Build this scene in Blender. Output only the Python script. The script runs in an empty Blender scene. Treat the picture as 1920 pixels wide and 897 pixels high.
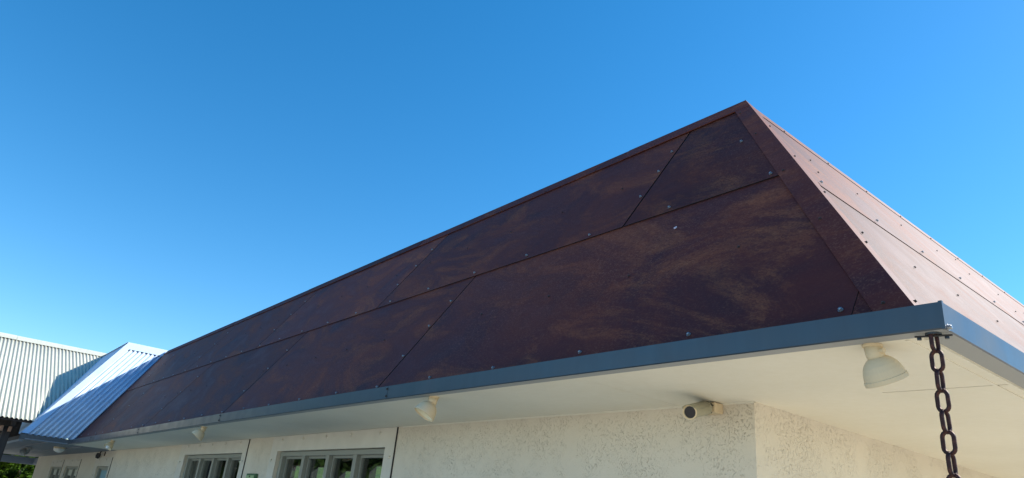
import bpy, bmesh, math, random
import numpy as np
from mathutils import Vector, Matrix

# ------------------------------------------------------------------ camera, sky, sun, exposure
scene = bpy.context.scene
COL = scene.collection
S = 0.61          # metres per layout unit
EYE = 1.7         # eye height above the ground

cam_d = bpy.data.cameras.new('camera')
cam = bpy.data.objects.new('camera', cam_d)
COL.objects.link(cam)
cam_d.sensor_width = 36.0
cam_d.lens = 36.0 * 1306.43 / 1920.0
cam_d.clip_start = 0.05
cam_d.clip_end = 3000
R = ((0.63811, 0.76450, 0.09262), (-0.23722, 0.30991, -0.92069), (-0.73253, 0.56540, 0.37900))
r0, r1, r2 = Vector(R[0]).normalized(), Vector(R[1]).normalized(), Vector(R[2]).normalized()
r0 = (r0 - r0.dot(r2) * r2).normalized()
r1 = r2.cross(r0)
M = Matrix.Identity(4)
for i in range(3):
    M[i][0], M[i][1], M[i][2] = r0[i], -r1[i], -r2[i]
M.translation = Vector((0, 0, EYE))
cam.matrix_world = M
scene.camera = cam

SUN = Vector((0.345, 0.706, 0.620)).normalized()
world = bpy.data.worlds.new('World')
scene.world = world
world.use_nodes = True
wn = world.node_tree
for n in list(wn.nodes):
    wn.nodes.remove(n)
wo = wn.nodes.new('ShaderNodeOutputWorld')
bg = wn.nodes.new('ShaderNodeBackground')
sky = wn.nodes.new('ShaderNodeTexSky')
sky.sky_type = 'NISHITA'
sky.sun_disc = False
sky.sun_elevation = math.asin(SUN.z)
sky.sun_rotation = math.atan2(SUN.x, SUN.y)
sky.altitude = 600
sky.air_density = 1.0
sky.dust_density = 0.2
sky.ozone_density = 2.2
hs = wn.nodes.new('ShaderNodeHueSaturation')
hs.inputs['Saturation'].default_value = 1.37
hs.inputs['Hue'].default_value = 0.494
wn.links.new(sky.outputs[0], hs.inputs['Color'])
wn.links.new(hs.outputs[0], bg.inputs['Color'])
wn.links.new(bg.outputs[0], wo.inputs['Surface'])
bg.inputs['Strength'].default_value = 0.13

sd = bpy.data.lights.new('sun', 'SUN')
sd.energy = 4.6
sd.angle = math.radians(0.53)
sd.color = (1.0, 0.94, 0.85)
sun = bpy.data.objects.new('sun', sd)
COL.objects.link(sun)
sun.rotation_euler = SUN.to_track_quat('Z', 'Y').to_euler()
sun.location = (10, 20, 18)

scene.view_settings.view_transform = 'Standard'
scene.view_settings.look = 'None'
scene.view_settings.gamma = 1
scene.view_settings.use_curve_mapping = False
scene.view_settings.exposure = 0.8

# ------------------------------------------------------------------ helpers
random.seed(7)

def T(p):
    return Vector((p[0] * S, p[1] * S, p[2] * S + EYE))

def U(x):
    return x * S

def tag(o, label=None, cat=None, group=None, kind=None):
    if label: o['label'] = label
    if cat: o['category'] = cat
    if group: o['group'] = group
    if kind: o['kind'] = kind
    return o

def empty(name, loc, label=None, cat=None, group=None):
    o = bpy.data.objects.new(name, None)
    COL.objects.link(o)
    o.location = loc
    o.empty_display_size = 0.2
    return tag(o, label, cat, group)

def adopt(o, parent):
    """parent o, keeping o's vertices in world coordinates"""
    if parent is not None:
        o.parent = parent
        m = Matrix.Identity(4)
        p = parent
        if p.parent is None:
            m = Matrix.LocRotScale(p.location, p.rotation_euler, p.scale)
        o.matrix_parent_inverse = m.inverted()
    return o

def obj(name, bm, m, parent=None, smooth=False, bevel=0, base=None):
    me = bpy.data.meshes.new(name)
    bmesh.ops.recalc_face_normals(bm, faces=bm.faces[:])
    bm.to_mesh(me)
    bm.free()
    if smooth:
        for p in me.polygons: p.use_smooth = True
    ms = m if isinstance(m, (list, tuple)) else [m]
    for k in ms: me.materials.append(k)
    o = bpy.data.objects.new(name, me)
    COL.objects.link(o)
    if base is not None:
        b = Vector(base)
        me.transform(Matrix.Translation(-b))
        o.location = b
    if parent is not None: adopt(o, parent)
    if bevel:
        md = o.modifiers.new('bevel', 'BEVEL')
        md.width = bevel
        md.segments = 2
        md.limit_method = 'ANGLE'
    return o

def box(bm, x0, x1, y0, y1, z0, z1):
    """box in layout units"""
    vs = [bm.verts.new(T((x, y, z))) for x in (x0, x1) for y in (y0, y1) for z in (z0, z1)]
    for f in ((0, 1, 3, 2), (4, 6, 7, 5), (0, 4, 5, 1), (2, 3, 7, 6), (0, 2, 6, 4), (1, 5, 7, 3)):
        bm.faces.new([vs[i] for i in f])

def slab(bm, pts, off):
    """polygon pts (world) thickened along vector off"""
    off = Vector(off)
    a = [bm.verts.new(p) for p in pts]
    b = [bm.verts.new(Vector(p) + off) for p in pts]
    n = len(a)
    bm.faces.new(a)
    bm.faces.new(b[::-1])
    for i in range(n):
        j = (i + 1) % n
        bm.faces.new((a[i], b[i], b[j], a[j]))

def tube(bm, path, r, seg=10, closed=False, caps=True):
    path = [Vector(p) for p in path]
    rings = []
    n = len(path)
    prev = None
    for i in range(n):
        if closed:
            t = (path[(i + 1) % n] - path[i - 1]).normalized()
        else:
            t = (path[min(i + 1, n - 1)] - path[max(i - 1, 0)]).normalized()
        if prev is None:
            a = t.orthogonal().normalized()
        else:
            a = (prev - prev.dot(t) * t).normalized()
        prev = a
        b = t.cross(a)
        rr = r[i] if isinstance(r, (list, tuple)) else r
        rings.append([bm.verts.new(path[i] + rr * (math.cos(q) * a + math.sin(q) * b))
                      for q in [2 * math.pi * k / seg for k in range(seg)]])
    m = n if closed else n - 1
    for i in range(m):
        A, B = rings[i], rings[(i + 1) % n]
        sh = 0
        if closed and i == n - 1:
            sh = min(range(seg), key=lambda s: (A[0].co - B[s].co).length)
        for k in range(seg):
            bm.faces.new((A[k], A[(k + 1) % seg], B[(k + 1 + sh) % seg], B[(k + sh) % seg]))
    if caps and not closed:
        bm.faces.new(rings[0][::-1])
        bm.faces.new(rings[-1])

def lathe(bm, prof, org, axis, seg=28):
    """profile [(distance along axis, radius)]"""
    org, axis = Vector(org), Vector(axis).normalized()
    a = axis.orthogonal().normalized()
    b = axis.cross(a)
    rings = []
    for d, r in prof:
        if r < 1e-6:
            rings.append([bm.verts.new(org + d * axis)])
        else:
            rings.append([bm.verts.new(org + d * axis + r * (math.cos(q) * a + math.sin(q) * b))
                          for q in [2 * math.pi * k / seg for k in range(seg)]])
    for A, B in zip(rings, rings[1:]):
        for k in range(seg):
            k2 = (k + 1) % seg
            if len(A) == 1 and len(B) == 1: continue
            if len(A) == 1: bm.faces.new((A[0], B[k], B[k2]))
            elif len(B) == 1: bm.faces.new((A[k], A[k2], B[0]))
            else: bm.faces.new((A[k], A[k2], B[k2], B[k]))

# ------------------------------------------------------------------ materials
def mat(name, rgb, rough=0.6, metal=0.0, spec=0.5):
    m = bpy.data.materials.new(name)
    m.use_nodes = True
    b = m.node_tree.nodes['Principled BSDF']
    b.inputs['Base Color'].default_value = (*rgb, 1)
    b.inputs['Roughness'].default_value = rough
    b.inputs['Metallic'].default_value = metal
    b.inputs['Specular IOR Level'].default_value = spec
    return m

class G:
    def __init__(s, m):
        s.t = m.node_tree
        s.b = s.t.nodes['Principled BSDF']
    def n(s, kind, **kw):
        x = s.t.nodes.new('ShaderNode' + kind)
        for k, v in kw.items(): setattr(x, k, v)
        return x
    def l(s, a, b): s.t.links.new(a, b)
    def coords(s, scale=(1, 1, 1), rot=(0, 0, 0), which='Object'):
        c = s.n('TexCoord')
        mp = s.n('Mapping')
        mp.inputs['Scale'].default_value = scale
        mp.inputs['Rotation'].default_value = rot
        s.l(c.outputs[which], mp.inputs[0])
        return mp.outputs[0]
    def noise(s, vec, scale, detail=4, rough=0.55, dist=0.0):
        x = s.n('TexNoise')
        x.inputs['Scale'].default_value = scale
        x.inputs['Detail'].default_value = detail
        x.inputs['Roughness'].default_value = rough
        x.inputs['Distortion'].default_value = dist
        s.l(vec, x.inputs['Vector'])
        return x.outputs['Fac']
    def ramp(s, fac, stops):
        r = s.n('ValToRGB')
        e = r.color_ramp.elements
        while len(e) < len(stops): e.new(0.5)
        for i, (p, c) in enumerate(stops):
            e[i].position = p
            e[i].color = (*c, 1) if len(c) == 3 else c
        s.l(fac, r.inputs[0])
        return r.outputs[0]
    def mix(s, fac, a, b, mode='MIX'):
        x = s.n('Mix', data_type='RGBA', blend_type=mode)
        for sock, v in ((x.inputs[0], fac), (x.inputs[6], a), (x.inputs[7], b)):
            if isinstance(v, (int, float)): sock.default_value = v
            elif isinstance(v, tuple): sock.default_value = (*v, 1)
            else: s.l(v, sock)
        return x.outputs[2]
    def math(s, op, a, b=0.0):
        x = s.n('Math', operation=op)
        for sock, v in ((x.inputs[0], a), (x.inputs[1], b)):
            if isinstance(v, (int, float)): sock.default_value = v
            else: s.l(v, sock)
        return x.outputs[0]
    def bump(s, h, strength=0.3, dist=0.01):
        x = s.n('Bump')
        x.inputs['Strength'].default_value = strength
        x.inputs['Distance'].default_value = dist
        s.l(h, x.inputs['Height'])
        s.l(x.outputs[0], s.b.inputs['Normal'])

GREY = lambda v: (v, v, v)

def rust_material(name, streak_rot):
    m = mat(name, (0.1, 0.05, 0.04), 0.6, 0, 0.08)
    g = G(m)
    v = g.coords()
    oi = g.n('ObjectInfo')
    add = g.n('VectorMath', operation='ADD')
    sc = g.n('VectorMath', operation='SCALE')
    cb = g.n('CombineXYZ')
    for k in range(3): g.l(oi.outputs['Random'], cb.inputs[k])
    g.l(cb.outputs[0], sc.inputs[0]); sc.inputs['Scale'].default_value = 13.0
    g.l(v, add.inputs[0]); g.l(sc.outputs[0], add.inputs[1])
    mp = g.n('Mapping'); mp.inputs['Rotation'].default_value = streak_rot
    mp.inputs['Scale'].default_value = (1.0, 1.0, 1.0)
    g.l(add.outputs[0], mp.inputs[0])
    vv = mp.outputs[0]
    ms = g.n('Mapping'); ms.inputs['Scale'].default_value = (0.55, 1.3, 1.3)
    g.l(vv, ms.inputs[0])
    mf = g.n('Mapping'); mf.inputs['Scale'].default_value = (0.6, 1.4, 1.0)
    g.l(vv, mf.inputs[0])
    big = g.noise(vv, 1.1, 6, 0.62, 0.8)
    cloud = g.noise(ms.outputs[0], 1.9, 9, 0.74, 0.7)
    grain = g.noise(mf.outputs[0], 58.0, 6, 0.75, 1.6)
    fine = g.noise(vv, 95.0, 3, 0.7, 0.6)
    base = g.ramp(big, [(0.30, (0.048, 0.020, 0.023)), (0.45, (0.078, 0.023, 0.021)), (0.60, (0.102, 0.028, 0.020)), (0.72, (0.068, 0.023, 0.022))])
    mask = g.ramp(cloud, [(0.50, GREY(0)), (0.66, GREY(1))])
    gr = g.ramp(grain, [(0.42, GREY(0.25)), (0.56, GREY(1))])
    orange = g.ramp(big, [(0.35, (0.25, 0.095, 0.045)), (0.6, (0.22, 0.066, 0.034))])
    c = g.mix(g.math('MULTIPLY', mask, gr), base, orange)
    wide = g.ramp(g.noise(vv, 0.8, 5, 0.6), [(0.35, GREY(0.15)), (0.65, GREY(1))])
    sp = g.ramp(g.math('MULTIPLY', grain, fine), [(0.25, GREY(0)), (0.38, GREY(1))])
    c = g.mix(g.math('MULTIPLY', g.math('MULTIPLY', sp, wide), 0.62), c, (0.24, 0.11, 0.075))
    hv = g.n('HueSaturation')
    g.l(c, hv.inputs['Color'])
    vm = g.n('MapRange'); vm.inputs[3].default_value = 0.78; vm.inputs[4].default_value = 1.3
    g.l(oi.outputs['Random'], vm.inputs[0]); g.l(vm.outputs[0], hv.inputs['Value'])
    g.l(hv.outputs[0], g.b.inputs['Base Color'])
    g.l(g.ramp(cloud, [(0.3, GREY(0.46)), (0.7, GREY(0.64))]), g.b.inputs['Roughness'])
    g.bump(g.mix(0.5, grain, fine), 0.22, 0.003)
    return m

m_rust = rust_material('weathered_rust_panel', (math.radians(-54), 0, math.radians(20)))
m_trim = rust_material('rust_trim', (0, 0, math.radians(-20)))
m_gap = mat('roof_underlay', (0.012, 0.010, 0.012), 0.9)

m_gutter = mat('slate_blue_gutter', (0.13, 0.17, 0.19), 0.3, 0.1, 0.5)
m_gutter.node_tree.nodes['Principled BSDF'].inputs['IOR'].default_value = 1.75
g = G(m_gutter)
v = g.coords((1, 1, 0.15))
st = g.noise(v, 14, 5, 0.6)
g.l(g.ramp(st, [(0.3, (0.015, 0.026, 0.041)), (0.7, (0.022, 0.036, 0.053))]), g.b.inputs['Base Color'])
g.l(g.ramp(g.noise(g.coords(), 5, 4), [(0.3, GREY(0.28)), (0.7, GREY(0.42))]), g.b.inputs['Roughness'])
m_gutter_under = mat('gutter_underside', (0.30, 0.31, 0.31), 0.6)

m_soffit = mat('cream_soffit_paint', (0.72, 0.68, 0.57), 0.55)
g = G(m_soffit)
f1 = g.noise(g.coords(), 1.3, 5, 0.6)
f2 = g.noise(g.coords(), 30, 3, 0.6)
g.l(g.mix(0.12, g.ramp(f1, [(0.3, (0.73, 0.69, 0.57)), (0.7, (0.80, 0.76, 0.64))]), f2, 'OVERLAY'), g.b.inputs['Base Color'])
g.bump(g.noise(g.coords(), 3.0, 3), 0.08, 0.02)

def stucco():
    m = mat('textured_stucco', (0.6, 0.57, 0.48), 0.75)
    g = G(m)
    v = g.coords()
    # distort lookup so that the scrape marks curl
    nz = g.n('TexNoise'); nz.inputs['Scale'].default_value = 9; nz.inputs['Detail'].default_value = 3
    g.l(v, nz.inputs['Vector'])
    sub = g.n('VectorMath', operation='SUBTRACT'); g.l(nz.outputs['Color'], sub.inputs[0]); sub.inputs[1].default_value = (.5, .5, .5)
    scl = g.n('VectorMath', operation='SCALE'); g.l(sub.outputs[0], scl.inputs[0]); scl.inputs['Scale'].default_value = 0.07
    add = g.n('VectorMath', operation='ADD'); g.l(v, add.inputs[0]); g.l(scl.outputs[0], add.inputs[1])
    mp = g.n('Mapping'); mp.inputs['Scale'].default_value = (1.0, 1.0, 0.62)
    mp.inputs['Rotation'].default_value = (0.25, 0.45, 0)
    g.l(add.outputs[0], mp.inputs[0])
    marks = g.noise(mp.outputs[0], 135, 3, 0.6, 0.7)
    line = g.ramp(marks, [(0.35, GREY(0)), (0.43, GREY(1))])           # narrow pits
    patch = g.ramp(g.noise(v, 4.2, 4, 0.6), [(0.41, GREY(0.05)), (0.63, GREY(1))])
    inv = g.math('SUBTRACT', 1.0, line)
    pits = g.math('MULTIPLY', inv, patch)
    flat = g.noise(v, 18, 4, 0.55)
    h = g.math('SUBTRACT', g.math('MULTIPLY', flat, 0.35), pits)
    col = g.ramp(g.noise(v, 1.1, 4, 0.6), [(0.3, (0.67, 0.60, 0.48)), (0.7, (0.74, 0.67, 0.545))])
    col = g.mix(g.math('MULTIPLY', pits, 0.18), col, (0.27, 0.225, 0.165))   # shade of the pits painted into the base colour
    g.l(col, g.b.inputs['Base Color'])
    g.bump(h, 0.75, 0.0065)
    return m
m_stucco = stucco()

m_case = mat('painted_window_surround', (0.66, 0.62, 0.53), 0.6)
g = G(m_case)
g.l(g.ramp(g.noise(g.coords(), 6, 5), [(0.3, (0.62, 0.58, 0.49)), (0.7, (0.69, 0.645, 0.55))]), g.b.inputs['Base Color'])
g.bump(g.noise(g.coords(), 25, 3), 0.1, 0.003)
m_frame = mat('sage_grey_window_frame', (0.29, 0.295, 0.25), 0.45)
m_glass = mat('window_glass', (0.75, 0.82, 0.80), 0.0, 0, 0.5)
m_glass.node_tree.nodes['Principled BSDF'].inputs['Transmission Weight'].default_value = 1.0
m_dark_room = mat('dark_room_paint', (0.025, 0.027, 0.035), 0.8)
m_blind = mat('blue_blind', (0.23, 0.42, 0.50), 0.7)
m_cream_blind = mat('cream_blind', (0.62, 0.62, 0.52), 0.7)
m_putty = mat('dark_gap', (0.03, 0.03, 0.03), 0.9)
m_screw = mat('galvanised_screw', (0.30, 0.32, 0.34), 0.3, 0.7)
g = G(m_screw)
m_screw_dark = mat('rusted_screw', (0.05, 0.035, 0.03), 0.5, 0.2)
m_lampw = mat('cream_lamp_enamel', (0.68, 0.55, 0.36), 0.5, 0, 0.1)
m_lampin = mat('lamp_reflector', (0.75, 0.70, 0.52), 0.5)
m_bulb = mat('bulb_glass', (0.8, 0.8, 0.78), 0.12)
m_black = mat('black_plastic', (0.015, 0.015, 0.017), 0.35)
m_lens = mat('camera_lens', (0.004, 0.005, 0.010), 0.05)
m_cctv = mat('beige_camera_shell', (0.34, 0.32, 0.22), 0.35)
m_chain = mat('rusty_chain_iron', (0.05, 0.022, 0.02), 0.55, 0.5)
g = G(m_chain)
g.l(g.ramp(g.noise(g.coords(), 90, 5, 0.7), [(0.32, (0.022, 0.011, 0.012)), (0.54, (0.055, 0.019, 0.016)), (0.72, (0.16, 0.060, 0.040))]), g.b.inputs['Base Color'])
g.bump(g.noise(g.coords(), 160, 4), 0.6, 0.002)
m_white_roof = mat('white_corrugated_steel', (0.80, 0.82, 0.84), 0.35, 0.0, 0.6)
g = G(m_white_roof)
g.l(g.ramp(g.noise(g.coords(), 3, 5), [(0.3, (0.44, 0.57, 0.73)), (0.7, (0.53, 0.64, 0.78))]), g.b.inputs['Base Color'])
m_old_roof = mat('aged_cream_corrugated_steel', (0.58, 0.60, 0.54), 0.5, 0.0, 0.5)
g = G(m_old_roof)
g.l(g.mix(0.5, g.ramp(g.noise(g.coords(), 2.2, 6, 0.65), [(0.3, (0.44, 0.45, 0.37)), (0.7, (0.58, 0.58, 0.48))]),
          g.ramp(g.noise(g.coords((1, 4, 1)), 9, 5, 0.65), [(0.3, (0.42, 0.43, 0.36)), (0.7, (0.60, 0.60, 0.51))])), g.b.inputs['Base Color'])
m_gsoffit = mat('grey_soffit_paint', (0.21, 0.23, 0.26), 0.6)
m_timber = mat('dark_timber', (0.035, 0.028, 0.025), 0.7)
g = G(m_timber)
g.l(g.ramp(g.noise(g.coords((6, 6, 0.6)), 8, 5), [(0.3, (0.022, 0.018, 0.017)), (0.7, (0.055, 0.042, 0.036))]), g.b.inputs['Base Color'])
m_cut = mat('weathered_timber_end', (0.42, 0.22, 0.13), 0.7)
m_fascia = mat('blue_grey_fascia', (0.20, 0.235, 0.30), 0.5)
m_green = mat('pale_green_plastic', (0.30, 0.45, 0.22), 0.45)
m_dkgreen = mat('dark_green_rim', (0.035, 0.12, 0.05), 0.45)

def ground_material():
    m = mat('pale_concrete_paving', (0.42, 0.38, 0.32), 0.85)
    g = G(m)
    v = g.coords()
    c = g.ramp(g.noise(v, 0.6, 8, 0.6), [(0.3, (0.47, 0.41, 0.31)), (0.7, (0.57, 0.50, 0.39))])
    g.l(c, g.b.inputs['Base Color'])
    g.bump(g.noise(v, 40, 4), 0.3, 0.005)
    return m
m_ground = ground_material()
m_lawn = mat('lawn', (0.09, 0.15, 0.03), 0.9)
g = G(m_lawn)
g.l(g.ramp(g.noise(g.coords(), 0.5, 8, 0.7), [(0.35, (0.03, 0.075, 0.01)), (0.58, (0.085, 0.13, 0.02)), (0.72, (0.17, 0.12, 0.10))]), g.b.inputs['Base Color'])
m_bark = mat('bark', (0.10, 0.075, 0.055), 0.9)

def leaf_mat(name, a, b):
    m = mat(name, a, 0.8, 0, 0.1)
    g = G(m)
    c = g.n('NewGeometry')
    g.l(g.ramp(c.outputs['Random Per Island'], [(0.0, a), (1.0, b)]), g.b.inputs['Base Color'])
    g.b.inputs['Transmission Weight'].default_value = 0.0
    tr = g.n('BsdfTranslucent')
    g.l(g.b.inputs['Base Color'].links[0].from_socket, tr.inputs['Color'])
    mx = g.n('MixShader'); mx.inputs[0].default_value = 0.3
    out = g.t.nodes['Material Output']
    g.l(g.b.outputs[0], mx.inputs[1]); g.l(tr.outputs[0], mx.inputs[2]); g.l(mx.outputs[0], out.inputs['Surface'])
    return m
m_leaf = leaf_mat('bright_leaves', (0.008, 0.028, 0.003), (0.085, 0.17, 0.012))
m_leafd = leaf_mat('deep_leaves', (0.03, 0.06, 0.015), (0.07, 0.13, 0.03))
m_flower = leaf_mat('crimson_flowers', (0.25, 0.02, 0.05), (0.45, 0.05, 0.10))

# ------------------------------------------------------------------ layout numbers (layout units)
GX, GY = -1.152, 3.394                # outer corner of the gutter
ZB, ZT = 1.0, 1.128                   # gutter bottom, gutter top
RX, RY = GX - 0.149, GY + 0.149       # where the slopes start, just behind the gutter
L = 4.195                             # length of the slope
CA, SA = 2.379 / L, 3.455 / L         # its run and rise per unit
HX = 2.379 / L                        # sideways step of the hip per unit of slope
WX, WY = -2.93, 4.673                 # wall corner
ENDX = -40.5                          # far end of the front wall
GROUND = -EYE / S
kx = np.array([-1.15, -3.1, -6.4, -11, -14.5, -19, -24.7, -40])
kb = np.array([0.0, 0.016, 0.027, 0.021, 0.008, -0.008, -0.031, -0.072])
pf = np.polyfit(kx, kb, 4)
def sag(x):                           # the long eave is not quite straight
    return float(np.polyval(pf, max(x, -44.0))) - float(np.polyval(pf, -1.15)) if x < -1.15 else 0.0
VX = -24.2                            # valley with the wing, at gutter height

def FP(x, s, o=0.0):                  # point on the long (front) slope
    return T((x, RY + CA * s - SA * o, ZT + SA * s + CA * o))
def SP(y, s, o=0.0):                  # point on the side slope
    return T((RX - CA * s + SA * o, y, ZT + SA * s + CA * o))
NF = Vector((0, -SA, CA)); NS = Vector((SA, 0, CA))

def clip(poly, a, b, c):              # keep a*x+b*y<=c
    out = []
    n = len(poly)
    for i in range(n):
        p, q = poly[i], poly[(i + 1) % n]
        dp, dq = a * p[0] + b * p[1] - c, a * q[0] + b * q[1] - c
        if dp <= 0: out.append(p)
        if dp * dq < 0:
            t = dp / (dp - dq)
            out.append((p[0] + t * (q[0] - p[0]), p[1] + t * (q[1] - p[1])))
    return out

# ------------------------------------------------------------------ setting: ground
def ground():
    bm = bmesh.new()
    r = 900
    vs = [bm.verts.new((x, y, 0)) for x, y in ((-r, -r), (r, -r), (r, r), (-r, r))]
    bm.faces.new(vs)
    tag(obj('ground', bm, m_ground), kind='structure')
    bm = bmesh.new()                  # grassy hillside behind the building, seen through its windows
    nx, ny = 70, 20
    grid = []
    for j in range(ny + 1):
        row = []
        for i in range(nx + 1):
            x = -150 + 150 * i / nx
            t = j / ny
            y = 15 + 70 * t
            z = (0.006 if j == 0 else 13.0 * (t ** 0.85) * (0.85 + 0.15 * math.sin(x * 0.07)) * min(1.0, max(0.02, -(x + 2) / 20.0)))
            row.append(bm.verts.new((x, y, z)))
        grid.append(row)
    for j in range(ny):
        for i in range(nx):
            bm.faces.new((grid[j][i], grid[j][i + 1], grid[j + 1][i + 1], grid[j + 1][i]))
    tag(obj('hill', bm, m_lawn, smooth=True), kind='structure')
ground()

# ------------------------------------------------------------------ the building
bld = empty('restaurant_building', T((WX, WY, GROUND)),
            'low cream stucco building with steep rust brown panelled mansard roof and slate blue gutter', 'building')

# screw used everywhere (metres)
def screw_mesh(name, r, h, m):
    bm = bmesh.new()
    lathe(bm, [(0, r * 1.45), (h * 0.22, r * 1.4), (h * 0.24, r), (h * 0.8, r * 0.95), (h, r * 0.6), (h, 0)], (0, 0, 0), (0, 0, 1), 8)
    me = bpy.data.meshes.new(name)
    bmesh.ops.recalc_face_normals(bm, faces=bm.faces[:])
    bm.to_mesh(me); bm.free()
    me.materials.append(m)
    return me
me_screw = screw_mesh('screw', 0.0068, 0.010, m_screw)
me_screw_s = screw_mesh('small_screw', 0.0048, 0.007, m_screw_dark)
screws = []                            # (location, normal, parent, mesh)
def add_screw(loc, nrm, parent, me=None, name='screw'):
    screws.append((Vector(loc), Vector(nrm), parent, me or me_screw, name))

# --- dark underlay below the panels, so joints read as joints
bm = bmesh.new()
pts = [(RX, 0.0), (RX - HX * 4.15, 4.15), (VX - 0.63 * 4.15 - .6, 4.15), (VX - .6, 0.0)]
slab(bm, [FP(x, s, -0.02) for x, s in pts], NF * -0.02)
pts = [(RY, 0.0), (RY + HX * 4.15, 4.15), (24.0, 4.15), (24.0, 0.0)]
slab(bm, [SP(y, s, -0.02) for y, s in pts], NS * -0.02)
obj('roof_underlay', bm, m_gap, bld)

# --- front slope panels
def front_panel(x0, x1, s0, s1, o, gp=0.012):
    poly = [(x0 + gp, s0), (x1 - gp, s0), (x1 - gp, s1), (x0 + gp, s1)]
    poly = clip(poly, 1, HX, RX - 0.03)               # hip: x <= GX-.05 - HX*s
    poly = clip(poly, -1, -0.667, -(VX - 0.06))          # valley
    if len(poly) < 3: return None
    bm = bmesh.new()
    slab(bm, [FP(x, s, o) for x, s in poly], NF * -0.004)
    for f in list(bm.faces)[2:]: f.material_index = 1
    return obj('roof_panel', bm, [m_rust, m_gap], bld)
lowx = [-1.645, -6.76, -11.71, -16.75, -21.57, -26.6]
upx = [RX, -4.32, -9.25, -14.2, -19.2, -24.3, -29.2]
fronts = []
for k in range(len(lowx) - 1):
    o = front_panel(lowx[k + 1], lowx[k], -0.02, 2.085, 0.0)
    if o: fronts.append((lowx[k + 1], lowx[k], 0, 2.07, o))
o = front_panel(lowx[0] - 0.008, RX + 0.1, -0.02, 2.0, -0.002, 0.0)
for k in range(len(upx) - 1):
    o = front_panel(upx[k + 1], upx[k], 2.055, 4.03, 0.013)
    if o: fronts.append((upx[k + 1], upx[k], 2.07, 4.1, o))
def front_owner(x, s):
    for x0, x1, s0, s1, o in fronts:
        if x0 <= x <= x1 and s0 <= s < s1: return o
    return fronts[0][4]
jit = random.Random(11)
def fs(x, s, me=None):
    hip = RX - HX * s - 0.10
    if x > hip or x < VX - 0.63 * s - 0.1: return
    x += jit.uniform(-.02, .02); s += jit.uniform(-.012, .012)
    o = front_owner(x, s)
    top = 0.022 if s > 2.07 else 0.007
    add_screw(FP(x, s, top - 0.004), NF, o, me)
for k in range(24):
    fs(-1.72 - 1.01 * k, 0.135)
    fs(-2.70 - 1.02 * k, 1.09, me_screw_s)
    fs(-2.73 - 1.03 * k, 2.115)
    fs(-4.84 - 0.995 * k, 3.03, me_screw_s)
for X in upx[1:-1]:
    for s in (2.62, 3.12, 3.56): fs(X - 0.06, s)
for X in lowx[1:-1]:
    for s in (0.61, 1.12, 1.58): fs(X - 0.06, s)
fs(-3.32, 3.07)

# --- side slope panels (sunlit)
def side_panel(y0, y1, s0, s1, o):
    gp = 0.004
    poly = [(y0 + gp, s0), (y1 - gp, s0), (y1 - gp, s1), (y0 + gp, s1)]
    poly = clip(poly, -1, HX, -(RY + 0.03))
    if len(poly) < 3: return None
    bm = bmesh.new()
    slab(bm, [SP(y, s, o) for y, s in poly], NS * -0.003)
    for f in list(bm.faces)[2:]: f.material_index = 1
    return obj('roof_panel', bm, [m_rust, m_gap], bld)
sides = []
a = side_panel(GY - 0.2, 24.0, -0.02, 1.945, 0.0)
b = side_panel(GY - 0.2, 24.0, 1.915, 4.03, 0.007)
sides += [(0, 0, a), (1, 0, b)]
def side_owner(y, s):
    lvl = 1 if s > 1.93 else 0
    best = [o for l, y0, o in sides if l == lvl and o and y0 <= y]
    return best[-1] if best else [o for l, y0, o in sides if l == lvl and o][0]
def ss(y, s, me=None):
    if y < RY + HX * s + 0.1: return
    y += jit.uniform(-.03, .03)
    add_screw(SP(y, s, 0.019 if s > 1.93 else 0.006), NS, side_owner(y, s), me)
for k in range(19):
    ss(4.90 + 0.93 * k, 1.97)
    ss(4.38 + 0.80 * k, 1.06, me_screw_s)
    ss(3.80 + 1.0 * k, 0.13)
    ss(5.84 + 1.0 * k, 2.95, me_screw_s)
for s in (2.45, 3.4): ss(5.42, s, me_screw_s)
ss(10.36, 2.45, me_screw_s); ss(10.4, 3.5, me_screw_s)

# --- hip cap, ridge cap
bm = bmesh.new()
def hipw(s): return 0.195 - 0.009 * s
HO = 0.018
def ho(s): return 0.007 + 0.0065 * s
a = [FP(RX - HX * s - hipw(s), s, ho(s)) for s in (-0.02, 4.02)]
b = [T((RX - CA * s + 0.004 * s, RY + CA * s - 0.004 * s, ZT + SA * s + 0.012 + 0.005 * s)) for s in (-0.02, 4.195)]
c = [SP(RY + HX * s + 0.12, s, ho(s)) for s in (-0.02, 4.02)]
v = [bm.verts.new(p) for p in (a[0], a[1], b[1], b[0], c[0], c[1])]
bm.faces.new((v[0], v[3], v[2], v[1])); bm.faces.new((v[3], v[4], v[5], v[2]))
hip = obj('hip_cap', bm, m_trim, bld)
md = hip.modifiers.new('solid', 'SOLIDIFY'); md.thickness = 0.003; md.offset = -1
for s in (0.13, 1.16, 2.09, 3.1, 3.85):
    add_screw(FP(RX - HX * s - 0.12, s, ho(s)), NF, hip, me_screw_s)
for s in (0.14, 0.8, 1.6, 2.4, 3.3):
    add_screw(SP(RY + HX * s + 0.07, s, ho(s)), NS, hip, me_screw_s)
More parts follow.
